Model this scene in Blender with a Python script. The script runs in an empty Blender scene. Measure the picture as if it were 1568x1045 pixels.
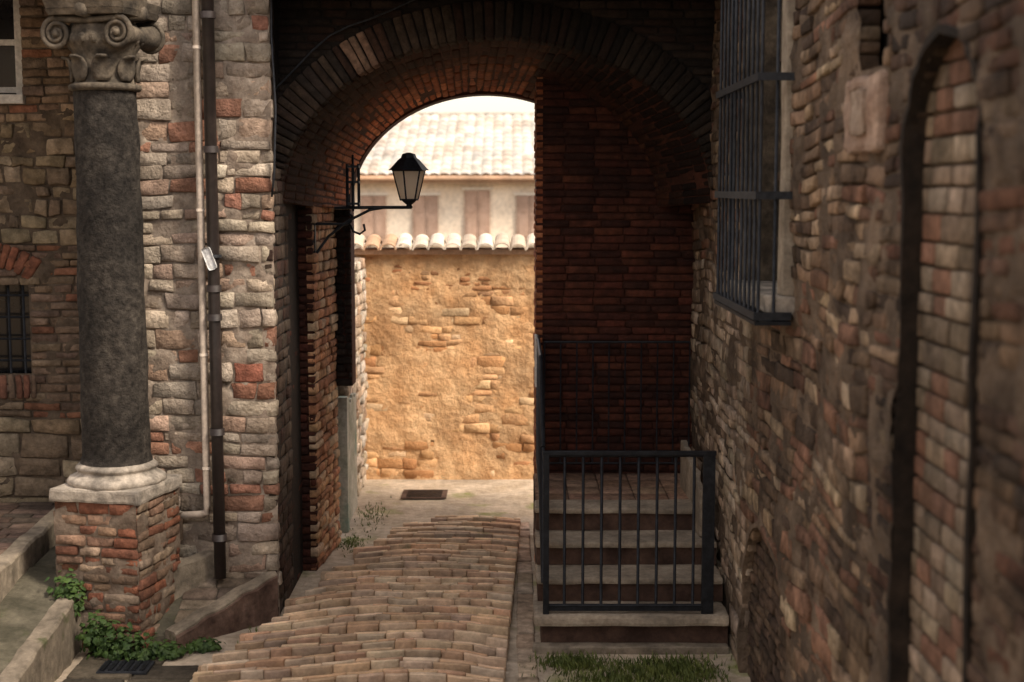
import bpy,bmesh,math,random
from mathutils import Vector,noise,Matrix
random.seed(7)
R=random.uniform
SC=bpy.context.scene
COL=SC.collection
def mesh(name,v,f,mat=None,cols=None,smooth=False):
    me=bpy.data.meshes.new(name); me.from_pydata(v,[],f); me.update()
    if smooth: me.polygons.foreach_set('use_smooth',[True]*len(me.polygons))
    if cols:
        a=me.color_attributes.new('Col','FLOAT_COLOR','POINT')
        fl=[]
        for c in cols: fl.extend((c[0],c[1],c[2],1.0))
        a.data.foreach_set('color',fl)
    o=bpy.data.objects.new(name,me); COL.objects.link(o)
    if mat: me.materials.append(mat)
    return o
def group(name,objs):
    e=bpy.data.objects.new(name,None); COL.objects.link(e)
    for o in objs: o.parent=e
    return e
# ---------------- materials
def M(name,c1,c2,sc=5,rough=.9,bump=.4,bsc=45,attr=False,grime=.35,metal=0,moss=None,bd=.012,lo=.35,hi=.65,spec=.3,gsc=.8,fine=(.66,1.24)):
    m=bpy.data.materials.new(name); m.use_nodes=True; nt=m.node_tree; N=nt.nodes; L=nt.links
    b=N['Principled BSDF']; b.inputs['Roughness'].default_value=rough; b.inputs['Metallic'].default_value=metal
    b.inputs['Specular IOR Level'].default_value=spec
    tc=N.new('ShaderNodeTexCoord')
    def nz(s,d=8,r=.6):
        n=N.new('ShaderNodeTexNoise'); n.inputs['Scale'].default_value=s; n.inputs['Detail'].default_value=d; n.inputs['Roughness'].default_value=r
        L.new(tc.outputs['Object'],n.inputs['Vector']); return n
    def ramp(src,p0,p1,a,bb):
        r=N.new('ShaderNodeValToRGB'); e=r.color_ramp.elements
        e[0].position=p0; e[1].position=p1; e[0].color=(*a,1); e[1].color=(*bb,1)
        L.new(src,r.inputs[0]); return r
    n1=nz(sc)
    def mul(x,y,f=1,bt='MULTIPLY'):
        q=N.new('ShaderNodeMixRGB'); q.blend_type=bt; q.inputs[0].default_value=f
        L.new(x,q.inputs[1]); L.new(y,q.inputs[2]); return q
    if attr:
        at=N.new('ShaderNodeAttribute'); at.attribute_name='Col'
        r=ramp(n1.outputs[0],lo,hi,c1,c2)
        col=mul(at.outputs['Color'],r.outputs[0]).outputs[0]
    else:
        col=ramp(n1.outputs[0],lo,hi,c1,c2).outputs[0]
    g=ramp(nz(gsc,6).outputs[0],.35,.62,(1-grime,)*3,(1.08,1.06,1.03))
    col=mul(col,g.outputs[0]).outputs[0]
    n3=nz(bsc*.55,10,.7)
    g2=ramp(n3.outputs[0],.3,.7,(fine[0],)*3,(fine[1],)*3)
    col=mul(col,g2.outputs[0]).outputs[0]
    if moss:
        mk=ramp(nz(moss[1],5).outputs[0],moss[2],moss[2]+.1,(0,0,0),(1,1,1))
        mc=N.new('ShaderNodeRGB'); mc.outputs[0].default_value=(*moss[0],1)
        q=N.new('ShaderNodeMixRGB'); L.new(mk.outputs[0],q.inputs[0]); L.new(col,q.inputs[1]); L.new(mc.outputs[0],q.inputs[2]); col=q.outputs[0]
    L.new(col,b.inputs['Base Color'])
    bp=N.new('ShaderNodeBump'); bp.inputs['Strength'].default_value=bump; bp.inputs['Distance'].default_value=bd
    L.new(nz(bsc,10,.65).outputs[0],bp.inputs['Height']); L.new(bp.outputs[0],b.inputs['Normal'])
    return m
mStone=M('stone_blocks',(.62,.6,.57),(1.25,1.22,1.2),sc=9,attr=True,bump=1,bsc=38,bd=.025)
mPier=M('pier_limestone',(.62,.59,.55),(1.2,1.17,1.13),sc=7,attr=True,bump=1,bsc=30,bd=.035,grime=.3)
mRough=M('rough_wall_stone',(.42,.38,.34),(1.35,1.28,1.2),sc=6,attr=True,bump=1,bsc=24,bd=.04,grime=.5,gsc=1.1)
mBrick=M('brick_blocks',(.6,.58,.56),(1.25,1.2,1.15),sc=14,attr=True,bump=.9,bsc=55,bd=.014,grime=.45)
mRampB=M('ramp_brick',(.82,.80,.77),(1.22,1.2,1.16),sc=10,attr=True,bump=.8,bsc=60,bd=.01,grime=.22,gsc=1.6,rough=.5,spec=.5,fine=(.8,1.18),moss=((.14,.13,.055),2.6,.68))
mFarStone=M('warm_masonry',(.78,.72,.66),(1.12,1.09,1.05),sc=7,attr=True,bump=.8,bsc=34,bd=.02,grime=.25,gsc=1.3,fine=(.78,1.15))
mFarPlaster=M('ochre_plaster',(.60,.34,.165),(.80,.53,.30),sc=3.5,bump=.9,bsc=24,grime=.3,bd=.03,gsc=1.5,fine=(.78,1.15))
mMortL=M('light_mortar',(.22,.17,.135),(.38,.32,.265),sc=8,bump=.8,bsc=50)
mMortD=M('dark_mortar',(.08,.06,.045),(.17,.13,.095),sc=6,bump=.8,bsc=40,bd=.02)
mMortR=M('wall_render',(.085,.06,.043),(.27,.2,.145),sc=3,bump=1,bsc=22,bd=.05,gsc=1.2,grime=.45)
mBlackMort=M('black_mortar',(.009,.007,.006),(.022,.016,.013),sc=6,bump=.6)  # nearly black mortar tone
mRedM=M('red_mortar',(.04,.014,.009),(.08,.028,.017),sc=6,bump=.6)
mGran=M('dark_granite',(.022,.019,.017),(.085,.074,.064),sc=22,bump=1,bsc=45,rough=.85,bd=.018,lo=.36,hi=.75,spec=.2,grime=.5,gsc=2.5)
mCap=M('weathered_capital_stone',(.06,.05,.04),(.2,.165,.125),sc=9,bump=.9,bsc=45,bd=.012,grime=.5,gsc=4)
mBase=M('pale_limestone',(.24,.215,.185),(.5,.445,.385),sc=9,bump=.7,bsc=45,grime=.45,gsc=5)
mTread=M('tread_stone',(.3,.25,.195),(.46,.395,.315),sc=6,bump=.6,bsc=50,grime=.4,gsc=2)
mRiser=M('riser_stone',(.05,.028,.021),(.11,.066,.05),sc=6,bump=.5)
mStreet=M('street_paving',(.44,.36,.27),(.6,.51,.41),sc=3,bump=.8,bsc=22,bd=.025,moss=((.25,.26,.10),1.6,.58),grime=.28,gsc=1.3)
mGround=M('ground_earth',(.16,.13,.09),(.26,.21,.15),sc=.8,bump=.5,bsc=8)
mConc=M('mossy_concrete',(.07,.065,.045),(.15,.135,.10),sc=4,bump=.6,bsc=40,moss=((.05,.06,.02),3,.58))
mKerb=M('kerb_stone',(.16,.135,.105),(.32,.27,.21),sc=7,bump=.8,bsc=35,moss=((.07,.08,.03),4,.62))
mKerbB=M('kerb_brick_dark',(.07,.04,.03),(.17,.11,.085),sc=7,bump=.9,bsc=35)
mIron=M('black_iron',(.008,.009,.012),(.022,.025,.032),sc=20,rough=.5,bump=.2,bsc=90,metal=.3,grime=.1)
mIronR=M('weathered_iron',(.02,.023,.03),(.05,.055,.066),sc=20,rough=.55,bump=.3,bsc=90,metal=.3)
mPipeL=M('beige_pipe',(.46,.39,.33),(.58,.5,.43),sc=3,rough=.6,bump=.1,grime=.25)
mPipeD=M('dark_copper_pipe',(.018,.014,.014),(.04,.03,.028),sc=5,rough=.45,bump=.1,spec=.5)
mWhite=M('white_paint',(.55,.54,.52),(.72,.7,.68),sc=6,rough=.6,bump=.15,grime=.2)
mDark=M('dark_glass',(.008,.009,.011),(.02,.02,.022),sc=3,rough=.15,bump=.0,spec=.5,grime=.1)
mVoid=M('dark_interior',(.012,.01,.009),(.02,.017,.015),sc=3,bump=.1)
mFacade=M('cream_plaster',(.72,.61,.49),(.82,.72,.6),sc=1.2,bump=.2,bsc=20,grime=.12)
mTrim=M('facade_trim',(.72,.66,.58),(.8,.74,.66),sc=2,bump=.1,grime=.12)
mShut=M('faded_shutter',(.38,.26,.2),(.48,.34,.27),sc=3,bump=.2,grime=.2)
mFasc=M('eave_timber',(.44,.28,.19),(.54,.36,.25),sc=3,bump=.2)
mTile=M('roof_tiles',(.84,.82,.8),(1.15,1.13,1.11),sc=3,attr=True,bump=.5,bsc=14,grime=.15)
mGate=M('painted_gate_wood',(.3,.32,.25),(.55,.53,.46),sc=3,bump=.3,moss=((.12,.22,.17),2.2,.58))
mWood=M('old_timber',(.06,.04,.03),(.12,.08,.055),sc=4,bump=.5)
mTag=M('reflector_tag',(.5,.52,.55),(.75,.75,.75),sc=60,rough=.4,bump=.1,grime=.1)
mHouse=M('townhouse_plaster',(.3,.22,.15),(.4,.3,.21),sc=1,bump=.3,bsc=15)
mNiche=M('niche_dark_stone',(.012,.009,.007),(.04,.028,.02),sc=8,bump=.9)
def leafmat(name,c1,c2):
    return M(name,c1,c2,sc=14,rough=.6,bump=.1,grime=.3)
mIvy=leafmat('weed_leaf',(.02,.05,.012),(.08,.14,.03))
mGrass=leafmat('grass_blade',(.06,.09,.02),(.17,.2,.05))
mGlass=bpy.data.materials.new('frosted_glass'); mGlass.use_nodes=True
_n=mGlass.node_tree; _b=_n.nodes['Principled BSDF']; _b.inputs['Base Color'].default_value=(.92,.84,.72,1); _b.inputs['Roughness'].default_value=.4
_t=_n.nodes.new('ShaderNodeBsdfTranslucent'); _t.inputs[0].default_value=(1,.92,.8,1)
_m=_n.nodes.new('ShaderNodeMixShader'); _m.inputs[0].default_value=.8
_n.links.new(_b.outputs[0],_m.inputs[1]); _n.links.new(_t.outputs[0],_m.inputs[2]); _n.links.new(_m.outputs[0],_n.nodes['Material Output'].inputs[0])
# ---------------- helpers
def bx(name,x0,x1,y0,y1,z0,z1,mat,bev=0.0,rot=None,piv=None,rough=0):
    bm=bmesh.new()
    bmesh.ops.create_cube(bm,size=1)
    for v in bm.verts:
        v.co=Vector(((x0+x1)/2+v.co.x*(x1-x0),(y0+y1)/2+v.co.y*(y1-y0),(z0+z1)/2+v.co.z*(z1-z0)))
    if bev: bmesh.ops.bevel(bm,geom=bm.edges[:]+bm.verts[:],offset=bev,segments=2,affect='EDGES',profile=.6)
    if rough:
        bmesh.ops.subdivide_edges(bm,edges=[e for e in bm.edges if e.calc_length()>.08],cuts=6,use_grid_fill=True)
        for v in bm.verts:
            v.co+=noise.noise_vector(v.co*9)*rough
    if rot:
        p=Vector(piv) if piv else Vector(((x0+x1)/2,(y0+y1)/2,(z0+z1)/2))
        q=Matrix.Translation(p)@rot.to_4x4()@Matrix.Translation(-p)
        bm.transform(q)
    me=bpy.data.meshes.new(name); bm.to_mesh(me); bm.free(); me.materials.append(mat)
    o=bpy.data.objects.new(name,me); COL.objects.link(o); return o
def tube(name,path,r,mat,n=10,closed=False,rad=None,smooth=True):
    P=[Vector(p) for p in path]; V=[];F=[]
    up=Vector((0,0,1))
    for i,p in enumerate(P):
        a=P[max(i-1,0)]; b=P[min(i+1,len(P)-1)]
        if closed: a=P[i-1]; b=P[(i+1)%len(P)]
        t=(b-a).normalized()
        u=up if abs(t.z)<.93 else Vector((0,1,0))
        s=t.cross(u).normalized(); w=s.cross(t)
        rr=rad[i] if rad else r
        for k in range(n):
            th=2*math.pi*k/n
            V.append(p+s*math.cos(th)*rr+w*math.sin(th)*rr)
    m=len(P)
    for i in range(m if closed else m-1):
        for k in range(n):
            j=(i+1)%m
            F.append((i*n+k,i*n+(k+1)%n,j*n+(k+1)%n,j*n+k))
    if not closed:
        F.append(tuple(range(n))); F.append(tuple(range((m-1)*n,m*n)))
    return mesh(name,V,F,mat,smooth=smooth)
def sweep(name,path,nrm,r,mat,rad,n=8):
    P=[Vector(p) for p in path]; N_=Vector(nrm).normalized(); V=[];F=[]
    for i,p in enumerate(P):
        t=(P[min(i+1,len(P)-1)]-P[max(i-1,0)]).normalized(); s=t.cross(N_).normalized()
        for k in range(n):
            th=2*math.pi*k/n; V.append(p+s*math.cos(th)*rad[i]+N_*math.sin(th)*rad[i])
    for i in range(len(P)-1):
        for k in range(n): F.append((i*n+k,i*n+(k+1)%n,(i+1)*n+(k+1)%n,(i+1)*n+k))
    return mesh(name,V,F,mat,smooth=True)
def lathe(name,prof,cx,cy,mat,n=48,wob=0):
    V=[];F=[]
    for r,z in prof:
        for k in range(n):
            th=2*math.pi*k/n
            rr=r
            if wob: rr+=wob*noise.noise(Vector((math.cos(th)*3,math.sin(th)*3,z*4)))+wob*.4*noise.noise(Vector((math.cos(th)*9,math.sin(th)*9,z*15)))
            V.append((cx+rr*math.cos(th),cy+rr*math.sin(th),z))
    for i in range(len(prof)-1):
        for k in range(n): F.append((i*n+k,i*n+(k+1)%n,(i+1)*n+(k+1)%n,(i+1)*n+k))
    F.append(tuple(range(n))); F.append(tuple(range((len(prof)-1)*n,len(prof)*n)))
    return mesh(name,V,F,mat,smooth=True)
def sub(iv,gs):
    for g0,g1 in gs:
        o=[]
        for a,b in iv:
            if g1<=a or g0>=b: o.append((a,b))
            else:
                if g0>a: o.append((a,g0))
                if g1<b: o.append((g1,b))
        iv=o
    return iv
def blocks(name,mapf,U,V,styles,mat,gaps=None,seed=1,skirt=.05,warp=.012,depthf=None,bulge=0,lost=0.0,edge=.012,kv=.19,rowcol=None):
    """styles: list of (vmax,(h0,h1),(w0,w1),palette,relief,joint,jit)"""
    rnd=random.Random(seed); RR=rnd.uniform
    vs=[];fs=[];cs=[]
    v=V[0]; ci=0
    while v<V[1]-.01:
        st=next((s for s in styles if v<s[0]),styles[-1])
        h=RR(*st[1])
        if v+h*1.5>V[1]: h=V[1]-v
        rel,jo,jit=st[4],st[5],st[6]
        iv=[U]
        if gaps: iv=sub(iv,gaps(v+h/2))
        for a,b in iv:
            u=a
            while u<b-.004:
                w=RR(*st[2])
                if u+w+st[2][0]*.6>b: w=b-u
                pal=st[3](u,v,rnd) if callable(st[3]) else rnd.choice(st[3])
                k=RR(1-kv,1+kv)
                if rowcol: k*=rowcol(ci)
                col=(pal[0]*k*RR(.96,1.04),pal[1]*k,pal[2]*k*RR(.95,1.05))
                d=RR(-.4,1)*rel
                if depthf: d+=depthf(u,v,ci)
                if rnd.random()>=lost:
                    j2=jo/2
                    c=[(u+j2+RR(-jit,jit)*.5,v+j2+RR(-jit,jit)*.5),(u+w-j2+RR(-jit,jit)*.5,v+j2+RR(-jit,jit)*.5),
                       (u+w-j2+RR(-jit,jit)*.5,v+h-j2+RR(-jit,jit)*.5),(u+j2+RR(-jit,jit)*.5,v+h-j2+RR(-jit,jit)*.5)]
                    tl=RR(-.5,.5)*rel; tv=RR(-.5,.5)*rel
                    o=len(vs)
                    rc=min(.3,edge/max(w,.01)) ; rh=min(.3,edge/max(h,.01))
                    Su=[0,0,rc,.5,1-rc,1,1]; Sv=[0,0,rh,.5,1-rh,1,1]
                    for jy in range(7):
                        for ix in range(7):
                            s=Su[ix]; t=Sv[jy]
                            pu=(c[0][0]*(1-s)+c[1][0]*s)*(1-t)+(c[3][0]*(1-s)+c[2][0]*s)*t
                            pv=(c[0][1]*(1-s)+c[1][1]*s)*(1-t)+(c[3][1]*(1-s)+c[2][1]*s)*t
                            ring=min(ix,jy,6-ix,6-jy)
                            nn=noise.noise_vector(Vector((pu*11,pv*11,seed*3.1)))
                            if ring<=1:
                                if ix in(0,1,5,6) and jy in (0,1,5,6):
                                    pu+=(0.5-s)*min(edge,w*.12)*1.2; pv+=(0.5-t)*min(edge,h*.15)*1.2
                            pu2=pu+nn.x*jit*.8; pv2=pv+nn.y*jit*.8
                            wv=noise.noise(Vector((pu*.9,pv*1.3,seed)))*warp
                            if ring==0: dd=-skirt
                            elif ring==1: dd=d-.004-rel*.15+nn.z*rel*.3
                            else: dd=d+nn.z*rel*.6+tl*(s-.5)+tv*(t-.5)
                            if bulge and ring>0: dd+=bulge*noise.noise(Vector((pu*.7,pv*.7,seed+9 if seed!=40 else 50)))
                            vs.append(mapf(pu2,pv2+wv,dd))
                            f=1.0 if ring>1 else .8
                            cs.append((col[0]*f,col[1]*f,col[2]*f))
                    for jy in range(6):
                        for ix in range(6):
                            p=o+jy*7+ix
                            fs.append((p,p+1,p+8,p+7))
                u+=w
        v+=h; ci+=1
    return mesh(name,vs,fs,mat,cols=cs,smooth=True)
def back(name,mapf,U,V,res,mat,gaps=None,base=0.0,amp=.01,fr=4,bulge=0,seed=1):
    nu=max(1,int((U[1]-U[0])/res)); nv=max(1,int((V[1]-V[0])/res))
    vs=[];fs=[]
    for j in range(nv+1):
        for i in range(nu+1):
            u=U[0]+(U[1]-U[0])*i/nu; v=V[0]+(V[1]-V[0])*j/nv
            d=base+amp*noise.fractal(Vector((u*fr,v*fr,seed)),.7,2.1,5)
            if bulge: d+=bulge*noise.noise(Vector((u*.7,v*.7,seed+9)))
            vs.append(mapf(u,v,d))
    for j in range(nv):
        vm=V[0]+(V[1]-V[0])*(j+.5)/nv
        gs=gaps(vm) if gaps else []
        for i in range(nu):
            um=U[0]+(U[1]-U[0])*(i+.5)/nu
            if any(g0<um<g1 for g0,g1 in gs): continue
            p=j*(nu+1)+i; fs.append((p,p+1,p+nu+2,p+nu+1))
    return mesh(name,vs,fs,mat,smooth=True)
def band(name,mapf,pts,wd,d0,d1,mat,jit=.004):
    V=[];F=[];n=len(pts)
    for i,(u,v) in enumerate(pts):
        a=pts[max(i-1,0)];b=pts[min(i+1,n-1)]
        t=Vector((b[0]-a[0],b[1]-a[1])).normalized(); nr=Vector((-t.y,t.x))
        w=wd+R(-jit,jit)
        o=(u+nr.x*w,v+nr.y*w); e=R(-jit,jit)
        V+= [mapf(u,v,d0),mapf(u,v,d1+e),mapf(o[0],o[1],d1+e),mapf(o[0],o[1],d0)]
    for i in range(n-1):
        for k in range(4): F.append((i*4+k,i*4+(k+1)%4,i*4+4+(k+1)%4,i*4+4+k))
    F.append((0,1,2,3)); F.append(tuple((n-1)*4+k for k in range(4)))
    return mesh(name,V,F,mat)
def front(Y): return lambda u,v,w:(u,Y-w,v)
def faceR(X): return lambda u,v,w:(X+w,u,v)   # faces +X
def faceL(X): return lambda u,v,w:(X-w,u,v)   # faces -X
# palettes
pB=[(.50,.43,.365)]*4+[(.57,.50,.43)]*3+[(.42,.365,.31)]*3+[(.50,.37,.30)]*3+[(.36,.31,.265)]*2+[(.42,.23,.17)]*2
pBr=[(.47,.40,.34)]*3+[(.38,.195,.14)]*3+[(.54,.47,.41)]*2+[(.30,.125,.09)]
pAr=[(.26,.185,.13),(.23,.16,.11),(.31,.225,.165),(.29,.14,.09),(.21,.16,.13),(.34,.26,.18)]
pAs=[(.31,.25,.17),(.35,.285,.2),(.27,.21,.14),(.24,.185,.135),(.39,.32,.235)]
pAb=[(.22,.16,.12),(.25,.18,.13),(.195,.14,.11),(.29,.14,.09),(.27,.205,.15)]
pR=[(.25,.175,.125),(.32,.235,.17),(.18,.13,.095),(.40,.31,.225),(.25,.145,.105),(.13,.095,.075),(.47,.38,.285),(.28,.165,.12)]
pBlackBrick=[(.025,.018,.015),(.018,.013,.011),(.035,.025,.02),(.028,.016,.012)]  # nearly black brick tones
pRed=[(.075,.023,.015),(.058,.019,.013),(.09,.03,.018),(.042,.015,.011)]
pVault=[(.42,.155,.07),(.36,.125,.06),(.48,.2,.105),(.3,.1,.05)]
pPed=[(.32,.14,.09),(.26,.12,.08),(.32,.21,.155),(.24,.17,.125),(.38,.3,.235)]
pFar=[(.70,.43,.23),(.74,.48,.27),(.60,.35,.18),(.78,.58,.37),(.54,.29,.14),(.70,.44,.24)]
# ================= GROUND
ground=mesh('ground',[(-250,-150,-.06),(250,-150,-.06),(250,350,-.06),(-250,350,-.06)],[(0,1,2,3)],mGround)
def stz(x,y): return .012*noise.noise(Vector((x*1.3,y*1.3,2)))
vs=[];fs=[];nx,ny=120,110
for j in range(ny+1):
    for i in range(nx+1):
        x=-6+12*i/nx; y=3+11.9*j/ny
        vs.append((x,y,stz(x,y)))
for j in range(ny):
    for i in range(nx):
        p=j*(nx+1)+i; fs.append((p,p+1,p+nx+2,p+nx+1))
street=mesh('street_pavement',vs,fs,mStreet,smooth=True)
def lft(v): 
    return -1.92+ (v-8.6)*.21 if v<12 else -1.2+(v-12)*.5
pRamp=[(.66,.46,.30),(.72,.53,.36),(.58,.39,.25),(.76,.59,.43),(.62,.39,.25),(.54,.40,.29)]
def rampmap(u,v,w):
    x=u+.03*(v-10); bow=.20*math.cos((u+.75)*1.7)+.09*noise.noise(Vector((u*1.3,v*.7,4)))+.02*noise.noise(Vector((u*6,v*3,4)))
    return (x,v+bow-.1+.03*u, .012+w+.02*noise.noise(Vector((u*1.5,v*1.2,7))))
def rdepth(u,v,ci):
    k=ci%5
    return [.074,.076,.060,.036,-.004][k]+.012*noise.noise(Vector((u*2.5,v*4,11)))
def pRm(u,v,r):
    p=r.choice(pRamp); k=1+.25*noise.noise(Vector((u*1.1,v*1.1,3)))
    return tuple(c*k for c in p)
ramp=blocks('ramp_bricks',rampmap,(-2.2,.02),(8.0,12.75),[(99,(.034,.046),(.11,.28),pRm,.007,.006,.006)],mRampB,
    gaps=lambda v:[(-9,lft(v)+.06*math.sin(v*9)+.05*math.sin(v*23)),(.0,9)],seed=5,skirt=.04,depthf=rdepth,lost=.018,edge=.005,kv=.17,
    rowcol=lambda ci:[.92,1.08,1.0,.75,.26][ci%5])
gut=blocks('ramp_gutter_stones',lambda u,v,w:(v,u,.01+w),(8.2,12.8),(.03,.165),[(9,(.13,.14),(.22,.45),[(.55,.43,.33),(.6,.49,.39),(.48,.37,.29)],.01,.01,.008)],mStone,seed=8,skirt=.04)
rampg=group('brick_ramp',[ramp,gut])
dc=[bx('frame',-1.1,-.65,13.8,14.2,.012,.022,mKerbB,.004)]
for i in range(6): dc.append(bx('slot_%d'%i,-1.05,-.7,13.84+i*.055,13.865+i*.055,.024,.027,mIron))
group('drain_cover',dc)
dc=[bx('frame',-2.62,-2.3,8.68,8.9,.012,.03,mIronR,.004)]
for i in range(6): dc.append(bx('bar_%d'%i,-2.6+i*.05,-2.575+i*.05,8.7,8.88,.03,.04,mIron))
group('drain_grate',dc)
# ================= ARCHWAY BUILDING
A=[]
cx,cz,a0,b0=-.11,2.95,1.56,1.17
mf=front(9.9)
A.append(blocks('pier_stones',mf,(-2.66,-1.655),(.25,4.9),[(99,(.075,.145),(.11,.34),lambda u,v,r:(r.choice(pB) if u<-2.02 or r.random()<.58 else r.choice(pBr)),.017,.010,.018)],mPier,seed=11,bulge=.02,skirt=.06,warp=.04,edge=.007,kv=.22))
A.append(back('pier_mortar',mf,(-2.66,-1.66),(.0,4.9),.025,mMortL,base=-.004,amp=.020,fr=6,bulge=.02,seed=11))
A.append(bx('pier_core',-2.66,-1.70,9.96,10.62,0,4.9,mMortD))
A.append(bx('pier_core_rear',-2.66,-1.80,10.62,12.1,0,4.3,mMortD))
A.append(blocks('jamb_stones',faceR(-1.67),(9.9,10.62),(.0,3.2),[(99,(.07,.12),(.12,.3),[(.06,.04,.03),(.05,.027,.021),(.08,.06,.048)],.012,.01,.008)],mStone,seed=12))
A.append(bx('jamb_core',-1.72,-1.675,9.95,12.1,0,3.2,mBlackMort))
def arch_core(name,x0,x1,ztop,y0,y1,fz,mat,n=60):
    V=[];F=[]
    for i in range(n+1):
        x=x0+(x1-x0)*i/n; z=fz(x)
        V+=[(x,y0,z),(x,y0,ztop),(x,y1,ztop),(x,y1,z)]
    for i in range(n):
        for k in range(4): F.append((i*4+k,i*4+(k+1)%4,i*4+4+(k+1)%4,i*4+4+k))
    F+=[(0,1,2,3),(n*4,n*4+1,n*4+2,n*4+3)]
    return mesh(name,V,F,mat)
def fzA(x):
    q=1-((x-cx)/(a0+.03))**2
    return cz+(b0+.03)*math.sqrt(q) if q>0 else cz
A.append(arch_core('front_wall_core',-1.7,1.5,4.8,10.33,10.62,fzA,mBlackMort))
def gF(v):
    if v<cz: return [(cx-a0-.28,cx+a0+.28)]
    q=1-((v-cz)/(b0+.28))**2
    return [(cx-(a0+.28)*math.sqrt(q),cx+(a0+.28)*math.sqrt(q))] if q>0 else []
A.append(blocks('front_wall_bricks',front(10.32),(-1.68,1.46),(2.9,4.5),[(99,(.055,.068),(.13,.27),pBlackBrick,.01,.009,.006)],mBrick,gaps=gF,seed=13))
Lr=math.pi*1.40
def ringmap(u,v,w):
    th=math.pi-u/Lr*math.pi
    c,s=math.cos(th),math.sin(th)
    n=Vector((c/a0,s/b0)).normalized()
    return (cx+a0*c+n.x*v,10.31-w,cz+b0*s+n.y*v)
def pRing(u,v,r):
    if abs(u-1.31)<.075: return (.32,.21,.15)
    k=.85 if u<1.8 else (.5 if u<2.3 else .22)  # shade painted into the ring bricks, deeper to the right
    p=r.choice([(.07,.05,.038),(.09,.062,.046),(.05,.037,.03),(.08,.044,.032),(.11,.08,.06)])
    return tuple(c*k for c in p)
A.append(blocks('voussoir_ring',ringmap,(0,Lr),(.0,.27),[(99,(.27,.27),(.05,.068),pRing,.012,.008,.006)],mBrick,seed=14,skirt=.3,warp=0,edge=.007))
Y0,Y1=10.45,12.12
def vm(u,v,w):
    t=(u-Y0)/(Y1-Y0)
    a=a0+.0+(1.17-a0)*t-w; b=b0+.02+(.97-b0)*t-w; x=cx+(-.22-cx)*t; z=cz+(2.88-cz)*t
    return (x+a*math.cos(v),u,z+b*math.sin(v))
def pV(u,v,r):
    k=.13+1.2*min(1,max(0,(u-10.8)/1.0))  # far-edge glow and front darkness painted into the brick colour
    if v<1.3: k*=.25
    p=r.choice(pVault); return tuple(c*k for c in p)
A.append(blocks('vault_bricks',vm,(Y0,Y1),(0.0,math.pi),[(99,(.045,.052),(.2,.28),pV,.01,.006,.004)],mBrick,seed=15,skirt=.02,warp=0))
A.append(back('vault_mortar',vm,(Y0-.1,Y1+.1),(0,math.pi),.05,mRedM,base=-.004,amp=.003))
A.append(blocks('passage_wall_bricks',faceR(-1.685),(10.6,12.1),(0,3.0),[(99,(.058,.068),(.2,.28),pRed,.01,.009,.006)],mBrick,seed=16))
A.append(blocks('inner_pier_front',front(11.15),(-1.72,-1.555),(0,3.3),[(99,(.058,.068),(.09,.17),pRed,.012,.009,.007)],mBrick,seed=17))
psf=lambda u,v,w:(-1.56+w+.065*(u-11.15),u,v)
A.append(blocks('inner_pier_side',psf,(11.14,12.1),(0,3.3),[(99,(.055,.09),(.12,.28),[(.52,.28,.16),(.62,.39,.23),(.44,.22,.13),(.62,.47,.33)],.018,.01,.012)],mBrick,seed=18))  # warm light painted in: side bricks far paler than the pier front
A.append(mesh('inner_pier_core',[(-1.8,11.17,0),(-1.575,11.17,0),(-1.515,12.12,0),(-1.8,12.12,0),(-1.8,11.17,3.4),(-1.575,11.17,3.4),(-1.515,12.12,3.4),(-1.8,12.12,3.4)],[(0,1,5,4),(1,2,6,5),(2,3,7,6),(3,0,4,7),(4,5,6,7)],mRedM))
def fzB(x):
    q=1-((x+.22)/1.17)**2
    return 2.88+.97*math.sqrt(max(q,0))
A.append(arch_core('back_wall_core',-1.9,-1.372,4.15,12.13,12.4,lambda x:1.37,mRedM,n=1))
A.append(arch_core('back_wall_arch',-1.371,.3,4.15,12.125,12.4,fzB,mRedM,n=60))
A.append(blocks('back_jamb_bricks',front(12.1),(-1.52,-1.37),(1.37,3.2),[(99,(.058,.068),(.07,.14),pBlackBrick,.014,.009,.01)],mBrick,seed=19))
A.append(bx('stair_wall_core',.2,1.55,11.43,12.4,0,4.15,mRedM))
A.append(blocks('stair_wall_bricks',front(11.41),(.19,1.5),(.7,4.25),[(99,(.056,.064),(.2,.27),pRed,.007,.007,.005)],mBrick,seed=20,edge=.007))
A.append(blocks('stair_wall_side',faceL(.195),(11.4,12.4),(.0,4.0),[(99,(.056,.064),(.2,.27),pVault,.01,.008,.005)],mBrick,seed=21))
A.append(bx('shade_slab',-1.66,1.5,9.5,10.3,4.44,4.6,mBlackMort,.01))  # unseen overhang, added to keep the front wall in shade
A.append(bx('upper_storey',-1.66,1.5,9.55,10.62,4.62,5.1,mMortD))
A.append(mesh('lean_to_roof',[(-2.7,10.6,4.9),(1.6,10.6,4.9),(1.6,12.45,4.17),(-2.7,12.45,4.17)],[(0,1,2,3)],mMortD))
arch=group('archway_building',A)
pts=[(-1.63,9.86,4.6),(-1.64,9.86,4.1),(-1.62,9.86,3.6),(-1.64,9.87,3.15),(-1.66,9.88,3.0)]
tube('wall_cable',pts,.008,mIronR,6)
pts=[]
for i in range(14):
    th=math.pi-.35-i*.09; pts.append((cx+(a0+.32)*math.cos(th),10.26,cz+(b0+.33)*math.sin(th)+.02*math.sin(i*1.3)))
tube('wall_cable',pts,.007,mIronR,6)
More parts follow.
